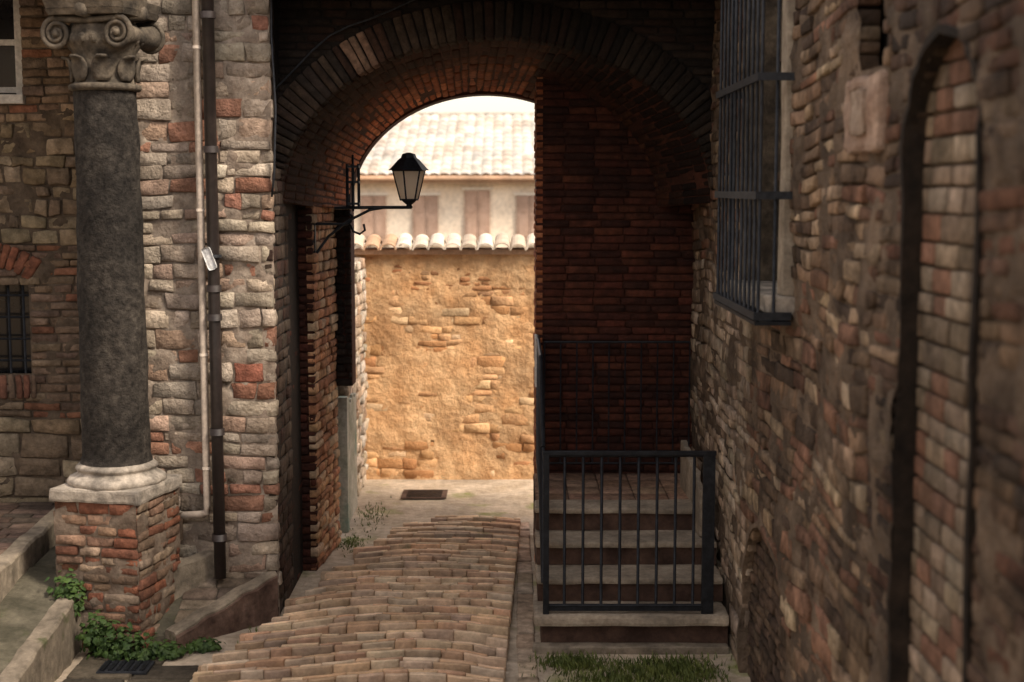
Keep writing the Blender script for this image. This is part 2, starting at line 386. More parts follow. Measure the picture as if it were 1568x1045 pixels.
# ================= HOUSE A
H=[]
def gA(v):
    g=[]
    if 1.63<v<2.35: g.append((-4.6,-3.74))
    if 3.76<v<5.0: g.append((-4.6,-3.74))
    return g
mf=front(11.0)
H.append(blocks('facade_stones',mf,(-5.2,-2.5),(.5,4.75),[
  (1.2,(.12,.2),(.18,.4),pAs,.025,.014,.02),
  (2.62,(.055,.075),(.14,.3),pAb,.014,.011,.008),
  (3.5,(.08,.14),(.1,.26),pAs,.028,.015,.022),
  (99,(.06,.085),(.12,.28),pAr,.014,.012,.009)],mStone,gaps=gA,seed=31,bulge=.02,skirt=.07,warp=.04,edge=.008))
H.append(back('facade_mortar',mf,(-5.2,-2.5),(.3,4.75),.03,mMortD,gaps=gA,base=-.006,amp=.022,fr=6,bulge=.02,seed=31))
H.append(bx('house_core',-5.2,-2.5,11.26,11.6,0,4.75,mVoid))
def wm(u,v,w):
    th=math.radians(125)-u/ .9*math.radians(70)
    return (-4.17+(.75+v)*math.cos(th),10.99-w,1.75+(.72+v)*math.sin(th))
H.append(blocks('window_arch',wm,(0,.9),(0,.2),[(99,(.2,.2),(.055,.07),[(.33,.14,.09),(.27,.12,.08),(.3,.2,.15)],.012,.009,.006)],mBrick,seed=33,skirt=.1,warp=0))
H.append(blocks('window_sill_bricks',front(10.975),(-4.62,-3.7),(1.42,1.62),[(99,(.2,.2),(.055,.07),[(.33,.14,.1),(.27,.13,.09),(.25,.18,.14)],.012,.01,.007)],mBrick,seed=34,skirt=.1))
H.append(bx('lower_window_glass',-4.65,-3.72,11.2,11.22,1.6,2.4,mDark))
H.append(bx('lower_reveal',-3.745,-3.7,11.0,11.24,1.6,2.38,mMortD))
for i in range(7): H.append(tube('bar_v%d'%i,[(-4.5+i*.115,11.06,1.62),(-4.5+i*.115,11.06,2.4)],.010,mIronR,6))
for i in range(4): H.append(tube('bar_h%d'%i,[(-4.6,11.06,1.72+i*.17),(-3.74,11.06,1.72+i*.17)],.010,mIronR,6))
H.append(bx('upper_window_glass',-4.65,-3.76,11.14,11.15,3.76,5,mDark))
H.append(bx('upper_frame_side',-3.80,-3.745,11.04,11.12,3.76,5,mWhite,.005))
H.append(bx('upper_frame_sill',-4.65,-3.72,10.95,11.13,3.70,3.77,mWhite,.008))
for z in (3.79,4.15,4.5): H.append(bx('glazing_bar',-4.65,-3.79,11.09,11.13,z,z+.045,mWhite,.004))
H.append(bx('upper_frame_mid',-4.2,-4.14,11.088,11.128,3.8,5,mWhite,.004))
H.append(bx('portico_roof',-5.2,-2.65,9.2,11.0,4.78,4.88,mWood))
H.append(bx('portico_beam',-5.2,-2.45,9.36,9.64,4.34,4.7,mWood,.01))
house=group('stone_house',H)
# ================= RIGHT BUILDING
B=[]
mR=faceL(1.45)
def gR(v):
    g=[]
    if v>2.47: g.append((7.5,8.62))
    if v<3.25: g.append((4.41,5.25))
    elif v<3.57:
        t=(v-3.25)/.32; hw=.42*math.sqrt(max(0,1-t**1.6)); g.append((4.83-hw,4.83+hw))
    if 3.54<v<3.9: g.append((5.7,6.05))
    if v<1.1:
        t=max(0,(v-.45)/.65); hw=.75*math.sqrt(max(0,1-t*t)); g.append((8.0-hw,8.0+hw))
    return g
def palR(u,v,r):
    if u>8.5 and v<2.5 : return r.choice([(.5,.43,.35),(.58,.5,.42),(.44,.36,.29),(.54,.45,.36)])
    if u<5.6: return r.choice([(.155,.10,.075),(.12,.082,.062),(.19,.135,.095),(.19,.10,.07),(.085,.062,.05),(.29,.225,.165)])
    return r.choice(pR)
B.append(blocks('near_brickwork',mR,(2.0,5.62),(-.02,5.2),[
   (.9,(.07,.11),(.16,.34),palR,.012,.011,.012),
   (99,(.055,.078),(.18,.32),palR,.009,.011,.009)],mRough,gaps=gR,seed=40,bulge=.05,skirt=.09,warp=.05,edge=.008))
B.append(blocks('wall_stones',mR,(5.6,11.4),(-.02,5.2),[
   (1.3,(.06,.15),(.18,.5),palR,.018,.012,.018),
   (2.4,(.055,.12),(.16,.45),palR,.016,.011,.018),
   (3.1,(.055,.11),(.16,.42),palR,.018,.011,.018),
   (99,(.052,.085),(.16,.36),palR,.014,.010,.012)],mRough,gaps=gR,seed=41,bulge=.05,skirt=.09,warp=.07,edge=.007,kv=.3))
B.append(back('wall_mortar',mR,(2.0,11.4),(-.02,5.2),.025,mMortR,gaps=gR,base=-.003,amp=.028,fr=3.4,bulge=.05,seed=41))
B.append(bx('building_core',1.72,4,-3,11.4,0,5.2,mMortD))
B.append(bx('building_top',1.47,4,-3,11.4,5.2,5.45,mMortR))
B.append(bx('building_near',1.5,1.72,-3,2.0,0,5.2,mMortR))
B.append(blocks('niche_infill',faceL(1.51),(4.3,5.36),(-.02,3.7),[(99,(.075,.10),(.15,.26),[(.28,.22,.165),(.35,.28,.21),(.23,.18,.135),(.4,.33,.255),(.28,.16,.115)],.006,.010,.006)],mStone,seed=43,edge=.007))
B.append(bx('niche_back',1.53,1.72,4.3,5.4,0,3.75,mMortR))
npts=[(5.25,0.0)]+[(5.25,.25*i) for i in range(1,13)]+[(5.25,3.2)]
for i in range(1,11):
    t=i/10; npts.append((4.83+.42*math.sqrt(1-t**1.6) if t<1 else 4.83,3.25+.32*t))
for i in range(9,-1,-1):
    t=i/10; npts.append((4.83-.42*math.sqrt(1-t**1.6),3.25+.32*t))
npts+=[(4.41,.25*i) for i in range(12,-1,-1)]
B.append(band('niche_surround',mR,npts,-.03,-.10,.018,mNiche,jit=.01))
B.append(blocks('low_arch_infill',faceL(1.50),(7.1,8.9),(-.02,1.2),[(99,(.06,.085),(.15,.28),[(.14,.10,.078),(.18,.13,.095),(.12,.088,.068)],.014,.012,.01)],mRough,seed=44))
B.append(bx('low_arch_back',1.52,1.72,7.0,9.0,0,1.2,mMortD))
la=[(8.75,0.0),(8.75,.25),(8.75,.45)]+[(8.0+.75*math.cos(t*math.pi/16),.45+.65*math.sin(t*math.pi/16)) for t in range(1,16)]+[(7.25,.45),(7.25,.25),(7.25,0)]
B.append(band('low_arch_surround',mR,la,-.04,-.10,.010,mMortR,jit=.018))
B.append(bx('marble_plaque',1.425,1.5,5.64,6.18,3.2,3.51,M('pink_marble',(.3,.2,.15),(.46,.34,.27),sc=8,bump=.9),.025,rough=.018))
B.append(bx('plaque_coat_of_arms',1.41,1.43,5.78,6.02,3.27,3.46,M('carved_relief',(.3,.22,.17),(.45,.36,.29),sc=12,bump=1),.02,rough=.016))
B.append(bx('slot_back',1.57,1.72,5.6,6.15,3.5,3.95,mVoid))
B.append(bx('window_glass',1.62,1.64,7.45,8.65,2.4,5.2,mDark))
B.append(bx('window_jamb_near',1.40,1.62,7.36,7.5,2.5,5.2,mTread,.01,rough=.008))
B.append(bx('window_jamb_far',1.41,1.62,8.6,8.72,2.5,5.2,mCap,.01,rough=.006))
B.append(bx('window_sill',1.33,1.62,7.34,8.74,2.40,2.5,mBase,.015,rough=.006))
for z in (3.1,3.8): B.append(bx('window_mullion',1.58,1.615,7.5,8.6,z,z+.05,mWood))
B.append(bx('window_mullion_v',1.575,1.61,8.02,8.08,2.5,5.2,mWood))
bldR=group('stone_building',B)
G=[]
y0,y1,xf,xw=7.3,8.78,1.25,1.44
zz=[2.40,3.02,3.62,4.22,4.8]
for z in zz:
    G.append(bx('flat_bar_front',xf-.006,xf+.006,y0,y1,z-.02,z+.02,mIronR))
    G.append(bx('flat_bar_near',xf+.007,xw,y0,y0+.012,z-.02,z+.02,mIronR))
    G.append(bx('flat_bar_far',xf+.007,xw,y1-.012,y1,z-.02,z+.02,mIronR))
n=11
for i in range(n):
    y=y0+.02+(y1-y0-.04)*i/(n-1)
    G.append(tube('bar_%d'%i,[(xf+.02,y,2.36),(xf+.02,y,3.4),(xf+.02,y,4.85)],.009,mIronR,6))
for x in (xf+.10,):
    G.append(tube('end_bar',[(x,y0+.02,2.36),(x,y0+.02,4.85)],.009,mIronR,6))
    G.append(tube('end_bar_far',[(x,y1-.02,2.36),(x,y1-.02,4.85)],.009,mIronR,6))
G.append(bx('bottom_plate',xf,xw,y0,y1,2.352,2.372,mIron))
group('window_grille',G)
# ================= COLUMN
K=[]
CX,CY=-2.68,9.5
rot=Matrix.Rotation(math.radians(-13),3,'Z')
def rotmap(nx,hs):
    ang=math.radians(-13)+nx*math.pi/2
    ca,sa=math.cos(ang),math.sin(ang)
    def f(u,v,w):
        lx,ly=u,-(hs+w)
        return (CX+lx*ca-ly*sa,CY+lx*sa+ly*ca,v)
    return f
hs=.30
mPedP=M('pedestal_plaster',(.14,.1,.075),(.3,.24,.19),sc=5,bump=.8)
for k in range(4):
    K.append(blocks('pedestal_bricks_%d'%k,rotmap(k,hs),(-hs,hs),(0,1.0),[(99,(.055,.075),(.12,.26),pPed,.014,.01,.012)],mBrick,seed=50+k,skirt=.05,edge=.008))
    K.append(back('pedestal_render_%d'%k,rotmap(k,hs),(-hs,hs),(0,1.0),.03,mPedP,base=-.003,amp=.022,fr=5,seed=60+k))
K.append(bx('pedestal_core',CX-hs+.03,CX+hs-.03,CY-hs+.03,CY+hs-.03,0,1.0,mMortD,rot=rot,piv=(CX,CY,0)))
K.append(bx('plinth',CX-.325,CX+.325,CY-.325,CY+.325,.995,1.085,mBase,.02,rot=rot,piv=(CX,CY,0),rough=.014))
K.append(lathe('base_moulding',[(.0,1.07),(.30,1.07),(.318,1.09),(.322,1.112),(.305,1.135),(.275,1.145),(.255,1.16),(.25,1.172),(.262,1.182),(.268,1.197),(.255,1.212),(.23,1.222),(.22,1.235)],CX,CY,mBase,wob=.016))
prof=[(.235,1.225),(.232,1.25)]
for i in range(61):
    t=i/60; prof.append((.222-.022*t**1.6,1.27+2.42*t))
prof+=[(.2,3.70)]
K.append(lathe('shaft',prof,CX,CY,mGran,wob=.012))
K.append(lathe('neck_ring',[(.19,3.69),(.225,3.695),(.235,3.71),(.232,3.73),(.205,3.74)],CX,CY,mCap,wob=.004))
K.append(lathe('bell',[(.195,3.73),(.19,3.80),(.195,3.88),(.205,3.94),(.235,3.98),(.25,4.01),(.24,4.04),(.22,4.1),(.2,4.14)],CX,CY,mCap,wob=.012))
for k in range(8):
    th=k*math.pi/4+.2
    V=[];F=[]
    for i in range(7):
        t=i/6; r=.2+.008+.04*t**3; z=3.75+.17*t-(.02 if i==6 else 0); w=.065*(math.sin(math.pi*(.18+.7*t)))+.008
        for s in (-1,-.5,0,.5,1):
            rr=r+.015*(1-abs(s))+ (.015 if i==6 else 0)
            V.append((CX+rr*math.cos(th)-w*s*math.sin(th),CY+rr*math.sin(th)+w*s*math.cos(th),z))
    for i in range(6):
        for s in range(4): p=i*5+s; F.append((p,p+1,p+6,p+5))
    o=mesh('leaf_%d'%k,V,F,mCap,smooth=True); md=o.modifiers.new('s','SOLIDIFY'); md.thickness=.015; K.append(o)
ca,sa=math.cos(math.radians(-13)),math.sin(math.radians(-13))
def loc(lx,ly,z): return (CX+lx*ca-ly*sa,CY+lx*sa+ly*ca,z)
for face in (-1,1):
    for side in (-1,1):
        path=[];rad=[]
        for i in range(48):
            t=i/47; an=math.pi/2-t*math.pi*4.6*1; r=.096*(1-t)**.8+.006
            path.append(loc(side*(.215+r*math.cos(an)),face*.225,4.05+r*math.sin(an))); rad.append(.019*(1-.5*t))
        K.append(sweep('volute_spiral',path,(-sa*face,ca*face,0),.02,mCap,rad))
        K.append(tube('volute_eye',[loc(side*.215,face*.20,4.05),loc(side*.215,face*.245,4.05)],.022,mCap,12))
for side in (-1,1):
    P_=[];rr=[]
    for i in range(9):
        t=i/8; P_.append(loc(side*.215,-.215+.43*t,4.05)); rr.append(.088-.030*math.sin(math.pi*t))
    K.append(tube('bolster',P_,.08,mCap,18,rad=rr))
for face in (-1,1):
    K.append(tube('volute_channel',[loc(-.22,face*.22,4.145),loc(0,face*.22,4.13),loc(.22,face*.22,4.145)],.02,mCap,8))
for k in range(20):
    th=k*math.pi/10
    bm=bmesh.new(); bmesh.ops.create_uvsphere(bm,u_segments=8,v_segments=6,radius=.028)
    for v in bm.verts: v.co=Vector((v.co.x+CX+.238*math.cos(th),v.co.y+CY+.238*math.sin(th),v.co.z*1.3+4.02))
    me=bpy.data.meshes.new('egg'); bm.to_mesh(me); bm.free(); me.materials.append(mCap)
    o=bpy.data.objects.new('egg_%d'%k,me); COL.objects.link(o); K.append(o)
def abac(z0,z1,s):
    P=[]
    for k in range(4):
        a1=math.radians(-13)+math.pi/4+k*math.pi/2
        for i in range(9):
            t=i/9-.0
            an=a1+(t+.03)*math.pi/2
            m=s*(1-.26*math.sin(math.pi*min(1,(t+.03)))**.8)
            P.append((CX+m*math.cos(an),CY+m*math.sin(an)))
    n=len(P)
    V=[(x,y,z0) for x,y in P]+[(CX+(x-CX)*1.06,CY+(y-CY)*1.06,z1) for x,y in P]
    F=[(i,(i+1)%n,n+(i+1)%n,n+i) for i in range(n)]+[tuple(range(n)),tuple(range(n,2*n))]
    return V,F
V,F=abac(4.165,4.20,.375); K.append(mesh('abacus_lower',V,F,mCap))
V,F=abac(4.203,4.26,.39); K.append(mesh('abacus',V,F,mCap))
for k in range(4):
    th=math.radians(-13)+k*math.pi/2
    K.append(tube('fleuron_%d'%k,[(CX+.2*math.cos(th),CY+.2*math.sin(th),4.19),(CX+.30*math.cos(th),CY+.30*math.sin(th),4.19)],.045,mCap,8))
K.append(bx('impost_block',CX-.24,CX+.24,CY-.2,CY+.2,4.262,4.34,mCap,.01))
group('stone_column',K)
# ================= DOWNPIPES
P=[tube('pipe',[(-2.14,9.81,4.95),(-2.14,9.81,3),(-2.14,9.81,.84),(-2.15,9.81,.795),(-2.19,9.81,.78),(-2.34,9.80,.775)],.026,mPipeL,12)]
for z in (4.0,2.9,1.9,1.1): P.append(tube('clip',[(-2.14,9.81,z),(-2.14,9.81,z+.02)],.030,mPipeL,12))
P.append(tube('elbow_stub',[(-2.34,9.80,.8),(-2.345,9.80,.6)],.03,mPipeL,10))
group('downpipe',P)
P=[tube('pipe',[(-2.055,9.79,4.95),(-2.055,9.79,2),(-2.055,9.79,.33)],.042,mPipeD,14)]
for z in (4.2,3.3,2.35,2.15,1.35,.6): P.append(tube('collar',[(-2.055,9.79,z),(-2.055,9.79,z+.045)],.053,mPipeD,14))
group('downpipe',P)
T=[bx('plate',-2.10,-2.04,9.725,9.735,2.5,2.66,mTag,.02,rot=Matrix.Rotation(math.radians(-20),3,'Y')),
   tube('strap',[(-2.055,9.79,2.585),(-2.055,9.79,2.605)],.058,mIron,14)]
group('reflector_tag',T)
# ================= LEFT TERRACE, KERBS
def prism(name,pts,mat,z0=-.05):
    n=len(pts)
    V=[(x,y,z0) for x,y,z in pts]+[tuple(p) for p in pts]
    F=[(i,(i+1)%n,n+(i+1)%n,n+i) for i in range(n)]+[tuple(range(n,2*n))]
    return mesh(name,V,F,mat)
Tt=[]
Tt.append(prism('slab',[(-1.78,9.95,.29),(-1.78,9.84,.28),(-2.24,9.33,.07),(-2.75,9.16,.05),(-2.75,9.95,.33)],mConc))
Tt.append(blocks('paving_bricks',lambda u,v,w:(u,v,.31-(9.85-v)*.42+w+.0),(-2.3,-1.75),(9.4,9.92),[(99,(.1,.13),(.16,.26),[(.2,.155,.12),(.25,.2,.155),(.16,.125,.1)],.008,.008,.006)],mStone,seed=70,gaps=lambda v:[(-1.74-(9.9-v)*.85,9)]))
def beam(name,a,b,w,zb,mat):
    a=Vector(a);b=Vector(b); d=(b-a); d2=Vector((d.x,d.y,0)).normalized(); s=Vector((-d2.y,d2.x,0))*w
    n=20; V=[];F=[]
    for i in range(n+1):
        p=a.lerp(b,i/n); e=noise.noise_vector(p*7)*.02
        V+=[(p.x+e.x,p.y+e.y,zb),(p.x+e.x,p.y+e.y,p.z-.015+e.z),(p.x+s.x*.1+e.x,p.y+s.y*.1+e.y,p.z+e.z),(p.x+s.x*.9,p.y+s.y*.9,p.z+e.z),(p.x+s.x,p.y+s.y,p.z-.015),(p.x+s.x,p.y+s.y,zb)]
    for i in range(n):
        for k in range(6): F.append((i*6+k,i*6+(k+1)%6,i*6+6+(k+1)%6,i*6+6+k))
    F+=[tuple(range(6)),tuple(n*6+k for k in range(6))]
    return mesh(name,V,F,mat)
Tt.append(beam('kerb_edge',(-2.24,9.22,.09),(-1.66,9.86,.33),.13,-.05,mKerbB))
Tt.append(beam('kerb_top',(-2.25,9.225,.115),(-1.665,9.865,.355),.115,.05,mKerb))
Tt.append(beam('upper_kerb',(-2.42,9.55,.42),(-2.1,9.9,.5),.1,.1,mKerb))
group('stone_platform',Tt)
Tt=[]
Tt.append(prism('terrace_slab',[(-6,8.2,.5),(-3.42,8.2,.5),(-3.42,11,.6),(-6,11,.6)],mConc))
Tt.append(blocks('terrace_paving',lambda u,v,w:(u,v,.51+(v-8.2)*.0357+w),(-6,-3.44),(8.2,10.98),[(99,(.11,.14),(.22,.32),[(.16,.11,.09),(.2,.14,.11),(.13,.1,.08)],.006,.008,.004)],mStone,seed=71,skirt=.02))
Tt.append(beam('terrace_kerb',(-3.30,8.0,.54),(-3.36,10.75,.66),.13,0,mKerb))
Tt.append(prism('ramp_slab',[(-3.35,7.0,.12),(-2.9,7.0,.12),(-2.9,9.2,.36),(-2.85,11,.58),(-2.4,11,.58),(-2.4,9.97,.5),(-2.7,9.97,.5),(-2.9,9.6,.42),(-3.35,9.6,.46)],mConc))
Tt.append(prism('portico_floor',[(-3.3,9.6,.47),(-2.6,9.6,.47),(-2.6,11,.55),(-3.3,11,.55)],mConc))
Tt.append(beam('ramp_kerb',(-2.84,7.2,.16),(-2.86,9.2,.40),.13,-.02,mKerb))
group('stone_terrace',Tt)
blocks('flagstone_paving',lambda u,v,w:(u,v,.012+w),(-2.8,-2.0),(7.8,9.15),[(99,(.25,.35),(.3,.5),[(.15,.13,.10),(.18,.155,.12),(.12,.105,.08)],.008,.015,.01)],mStone,seed=72,skirt=.03,gaps=lambda v:[(-2.0-.0,9)] if v<8.9 else [(-2.25,9)])
# ================= STAIRCASE
S=[]
xl,xr=.175,1.44
S.append(bx('base_riser',xl+.02,xr,9.22,11.42,-.02,.17,mRiser,.005))
S.append(bx('base_kerb',xl-.04,xr,9.12,9.215,-.02,.05,mKerb,.01,rough=.012))
S.append(bx('base_slab',xl-.03,xr,9.15,9.75,.172,.25,mTread,.025,rough=.009))
st=[(9.45,.42),(9.77,.59),(10.09,.76)]
for i,(y,z) in enumerate(st):
    S.append(bx('riser_%d'%i,xl,xr,y+.03,11.42,z-.168,z-.045,mRiser))
    y2=(st[i+1][0]+.1) if i<2 else y+.3
    S.append(bx('tread_%d'%i,xl-.01,xr,y,y2,z-.044,z,mTread,.016,rough=.008))
S.append(blocks('landing_tiles',lambda u,v,w:(u,v,.752+w),(xl,xr),(10.39,11.41),[(99,(.25,.25),(.25,.25),[(.38,.25,.18),(.43,.3,.22),(.34,.22,.16)],.003,.006,.002)],mBrick,seed=73,skirt=.02,warp=0))
S.append(bx('landing_core',xl,xr,10.36,11.42,.55,.745,mRiser))
S.append(beam('side_string',(1.38,9.9,.92),(1.36,10.9,1.12),.05,.6,mTread))
group('stone_staircase',S)
def rail(name,top,bot,mat,step=.125,bar=.010,tw=.016):
    O=[]
    O.append(tube('top_rail',top,tw,mat,8,smooth=False)); O.append(tube('bottom_rail',bot,tw*.8,mat,8,smooth=False))
    for i in range(len(top)-1):
        a,b=Vector(top[i]),Vector(top[i+1]); c,d=Vector(bot[i]),Vector(bot[i+1])
        n=max(1,round((b-a).length/step))
        for k in range(n+(1 if i==len(top)-2 else 0)):
            t=k/n; p=a.lerp(b,t); q=c.lerp(d,t)
            O.append(tube('bar',[q,p],bar,mat,6))
    return O
Rl=rail('r',[(.225,9.2,1.32),(1.32,9.2,1.32)],[(.225,9.2,.305),(1.32,9.2,.305)],mIron)
Rl.append(bx('corner_post',.205,.245,9.18,9.22,.25,1.34,mIron,.003))
Rl.append(bx('end_post',1.255,1.335,9.185,9.215,.25,1.34,mIron,.003))
Rl.append(bx('bottom_bar',.225,1.32,9.19,9.21,.27,.30,mIron))
Rl.append(bx('top_bar',.2,1.34,9.182,9.218,1.318,1.345,mIron,.003))
Rl+=rail('r',[(.205,9.25,1.36),(.205,10.1,1.86),(.205,11.35,1.88)],[(.205,9.25,.45),(.205,10.1,.86),(.205,11.35,.88)],mIron)
Rl+=rail('r',[(.26,11.28,1.84),(1.42,11.28,1.84)],[(.26,11.28,.86),(1.42,11.28,.86)],mIron,step=.13,bar=.006,tw=.010)
Rl.append(bx('end_cap',.18,.2,11.1,11.34,1.5,1.9,mWhite,.008))
group('iron_railing',Rl)
# ================= WALL LANTERN
Ln=[]
LX,LY=-.81,11.25
Ln.append(tube('arm',[(-1.40,LY,2.905),(-1.1,LY,2.91),(LX+.02,LY,2.91)],.013,mIron,8))
Ln.append(tube('wall_arm',[(-1.57,LY,2.78),(-1.3,LY,2.78),(-1.27,LY,2.80),(-1.26,LY,2.84),(-1.28,LY,2.86)],.011,mIron,8))
Ln.append(tube('strut',[(-1.56,LY,2.53),(-1.45,LY,2.68),(-1.3,LY,2.80),(-1.12,LY,2.89),(-1.0,LY,2.91)],.011,mIron,8))
Ln.append(tube('hook',[(-1.28,LY,2.78),(-1.25,LY,2.72),(-1.20,LY,2.70),(-1.16,LY,2.73),(-1.17,LY,2.78)],.010,mIron,8))
Ln.append(bx('wall_plate',-1.575,-1.55,LY-.03,LY+.03,2.45,2.85,mIron,.004))
for z in (2.93,3.1,3.22): Ln.append(bx('cage_ring',-1.30,-1.20,LY-.05,LY+.05,z,z+.018,mIron))
for x in (-1.295,-1.25,-1.205):
    for y in (LY-.045,LY+.045): Ln.append(tube('cage_bar',[(x,y,2.9),(x,y,3.25)],.007,mIron,6))
Ln.append(tube('cage_stem',[(-1.25,LY,2.88),(-1.25,LY,3.32)],.009,mIron,6))
kk=1.15
def hexr(r,z,ro=.26,n=6): return [(LX+kk*r*math.cos(ro+k*2*math.pi/n),LY+kk*r*math.sin(ro+k*2*math.pi/n),2.93+(z-2.93)*kk) for k in range(n)]
b=hexr(.06,2.965); t=hexr(.112,3.165)
Ln.append(mesh('glass',b+t,[(k,(k+1)%6,6+(k+1)%6,6+k) for k in range(6)],mGlass))
for k in range(6): Ln.append(tube('frame_%d'%k,[b[k],t[k]],.0065,mIron,6))
Ln.append(tube('frame_top',t,.009,mIron,6,closed=True)); Ln.append(tube('frame_base',b,.008,mIron,6,closed=True))
r0=hexr(.142,3.165);r1=hexr(.125,3.18);r2=hexr(.075,3.235);r3=hexr(.055,3.25);r4=hexr(.045,3.275);r5=hexr(.012,3.285)
V=r0+r1+r2+r3+r4+r5; F=[]
for i in range(5):
    for k in range(6): F.append((i*6+k,i*6+(k+1)%6,i*6+6+(k+1)%6,i*6+6+k))
F.append(tuple(range(30,36)))
Ln.append(mesh('roof_cap',V,F,mIron))
Ln.append(lathe('stem',[(.012,2.9),(.03,2.91),(.02,2.93),(.045,2.95),(.06,2.965),(.0,2.966)],LX,LY,mIron,12))
group('wall_lantern',Ln)
# ================= BEYOND THE ARCH
W=[]
mf=front(14.8)
def gH(v): return [(-.865,-.82)] if .36<v<.43 else []
W.append(blocks('wall_stones',mf,(-1.62,3.2),(0,2.4),[
  (.5,(.08,.13),(.14,.34),pFar,.018,.009,.02),
  (1.9,(.055,.12),(.12,.34),pFar,.012,.008,.018),
  (99,(.05,.065),(.14,.28),[(.56,.3,.15),(.48,.24,.12),(.62,.38,.21)],.012,.009,.01)],mFarStone,seed=81,bulge=.03,warp=.05,skirt=.06,gaps=gH,edge=.008,kv=.13))
W.append(back('wall_plaster',mf,(-1.62,3.2),(0,2.4),.02,mFarPlaster,base=.009,amp=.026,fr=2.4,bulge=.03,seed=81,gaps=gH))
W.append(bx('wall_core',-1.7,3.3,14.9,15.2,0,2.4,mFasc))
W.append(bx('put_hole_back',-.93,-.76,14.87,14.89,.3,.5,mVoid))
vs=[];fs=[];cs=[]
n=29
for k in range(n):
    x=-1.62+k*.168+R(-.008,.008); r=.083; cc=random.choice([(.62,.55,.47),(.5,.42,.34),(.7,.64,.56),(.45,.3,.2)])
    dz=R(-.01,.01)
    for (yy,zz_,rr) in ((14.66+R(-.015,.015),2.43+dz,r*1.05),(14.9,2.51+dz,r*.9),(15.0,2.53+dz,r*.9),(15.3,2.43+dz,r*1.05)):
        for i in range(9):
            th=math.pi*i/8
            vs.append((x+rr*math.cos(th),yy,zz_+rr*math.sin(th)*.8))
            cs.append(cc)
        for i in range(9):
            th=math.pi*i/8
            vs.append((x+(rr-.016)*math.cos(th),yy,zz_+(rr-.016)*math.sin(th)*.8)); cs.append(tuple(c*1.15 for c in cc))
    o=k*72
    for s in range(3):
        for i in range(8):
            p=o+s*18+i; fs.append((p,p+1,p+19,p+18)); p+=9; fs.append((p,p+1,p+19,p+18))
    for i in range(8): fs.append((o+i,o+i+1,o+i+10,o+i+9))
W.append(mesh('coping_tiles',vs,fs,mTile,cols=cs))
W.append(bx('coping_bed',-1.64,3.2,14.73,15.2,2.38,2.435,mFasc,.008,rough=.004))
group('garden_wall',W)
W=[]
W.append(blocks('wall_stones',faceR(-1.54),(13.35,14.8),(0,2.35),[(99,(.08,.14),(.12,.3),[(.66,.58,.49),(.56,.46,.36),(.72,.65,.57),(.5,.37,.27)],.03,.014,.02)],mStone,seed=83,bulge=.03))
W.append(bx('wall_core',-1.9,-1.555,13.38,14.8,0,2.35,mMortL))
W.append(blocks('wall_end',front(13.37),(-1.9,-1.54),(0,2.35),[(99,(.08,.14),(.12,.3),[(.6,.52,.43),(.5,.4,.3)],.02,.014,.02)],mStone,seed=84))
group('rubble_wall',W)
Gt=[]
for i in range(7):
    y=12.56+i*.112
    Gt.append(bx('plank_%d'%i,-1.50,-1.475,y,y+.105,.04,1.14+.03*math.sin(i*2.1),mGate,.004))
Gt.append(bx('rail_low',-1.53,-1.501,12.56,13.34,.25,.33,mGate)); Gt.append(bx('rail_top',-1.53,-1.501,12.56,13.34,.95,1.03,mGate))
Gt.append(bx('post',-1.54,-1.46,12.46,12.55,0,1.22,mGate,.006))
group('wooden_gate',Gt)
F_=[]
F_.append(bx('facade',-14,14,35,43,-.05,3.2,mFacade))
for k in range(-9,10):
    x=-.85+k*1.27
    zt=3.03 if k==0 else 2.9
    F_.append(bx('shutter_l',x-.31,x-.006,34.93,34.99,1.8,zt,mShut,.01)); F_.append(bx('shutter_r',x+.006,x+.31,34.93,34.99,1.8,zt,mShut,.01))
    F_.append(bx('lintel',x-.38,x+.38,34.94,34.99,zt+.01,zt+.07,mTrim)); F_.append(bx('sill',x-.42,x+.42,34.9,34.99,1.7,1.78,mTrim))
    for s in (-1,1): F_.append(bx('panel',x+s*.16-.10,x+s*.16+.10,34.915,34.928,1.9,2.4,mShut,.005)); F_.append(bx('panel',x+s*.16-.10,x+s*.16+.10,34.915,34.928,2.5,zt-.08,mShut,.005))
F_.append(bx('fascia',-14.2,14.2,34.6,34.98,3.2,3.3,mFasc,.01))
F_.append(tube('gutter',[(-14.2,34.5,3.33),(14.2,34.5,3.33)],.06,mFasc,10))
vs=[];fs=[];cs=[]
nxr=24*4*8; rows=14
tc={}
for j in range(rows*2):
    rj=j//2; t=(rj+(j%2)*.98)/rows
    y=34.45+5.2*t; zb=3.36+1.72*t+(.04 if j%2==0 else 0.0)
    for i in range(nxr+1):
        x=-12+i/ (8*4); ph=(x*4)%1
        col=(int(math.floor(x*4)),rj)
        if col not in tc:
            rr=random.Random(col[0]*91+col[1]*7); k=rr.uniform(.85,1.1); tc[col]=rr.choice([(.53*k,.51*k,.47*k),(.55*k,.53*k,.5*k),(.49*k,.43*k,.38*k),(.6*k,.58*k,.55*k)])
        vs.append((x,y,zb+.045*(math.sin(ph*math.pi)**.7 if ph>0 else 0)+.012*noise.noise(Vector((x*2,y,1)))))
        cs.append(tc[col])
for j in range(rows*2-1):
    for i in range(nxr):
        p=j*(nxr+1)+i; fs.append((p,p+1,p+nxr+2,p+nxr+1))
F_.append(mesh('tiled_roof',vs,fs,mTile,cols=cs))
F_.append(mesh('roof_back',[(-12,39.6,5.05),(12,39.6,5.05),(12,44,3.4),(-12,44,3.4)],[(0,1,2,3)],mFasc))
F_.append(tube('ridge',[(-12,39.65,5.08),(12,39.65,5.08)],.08,mBase,8))
group('tiled_roof_house',F_)
Tn=[bx('walls',-16,-9,-12,6,0,8,mHouse)]
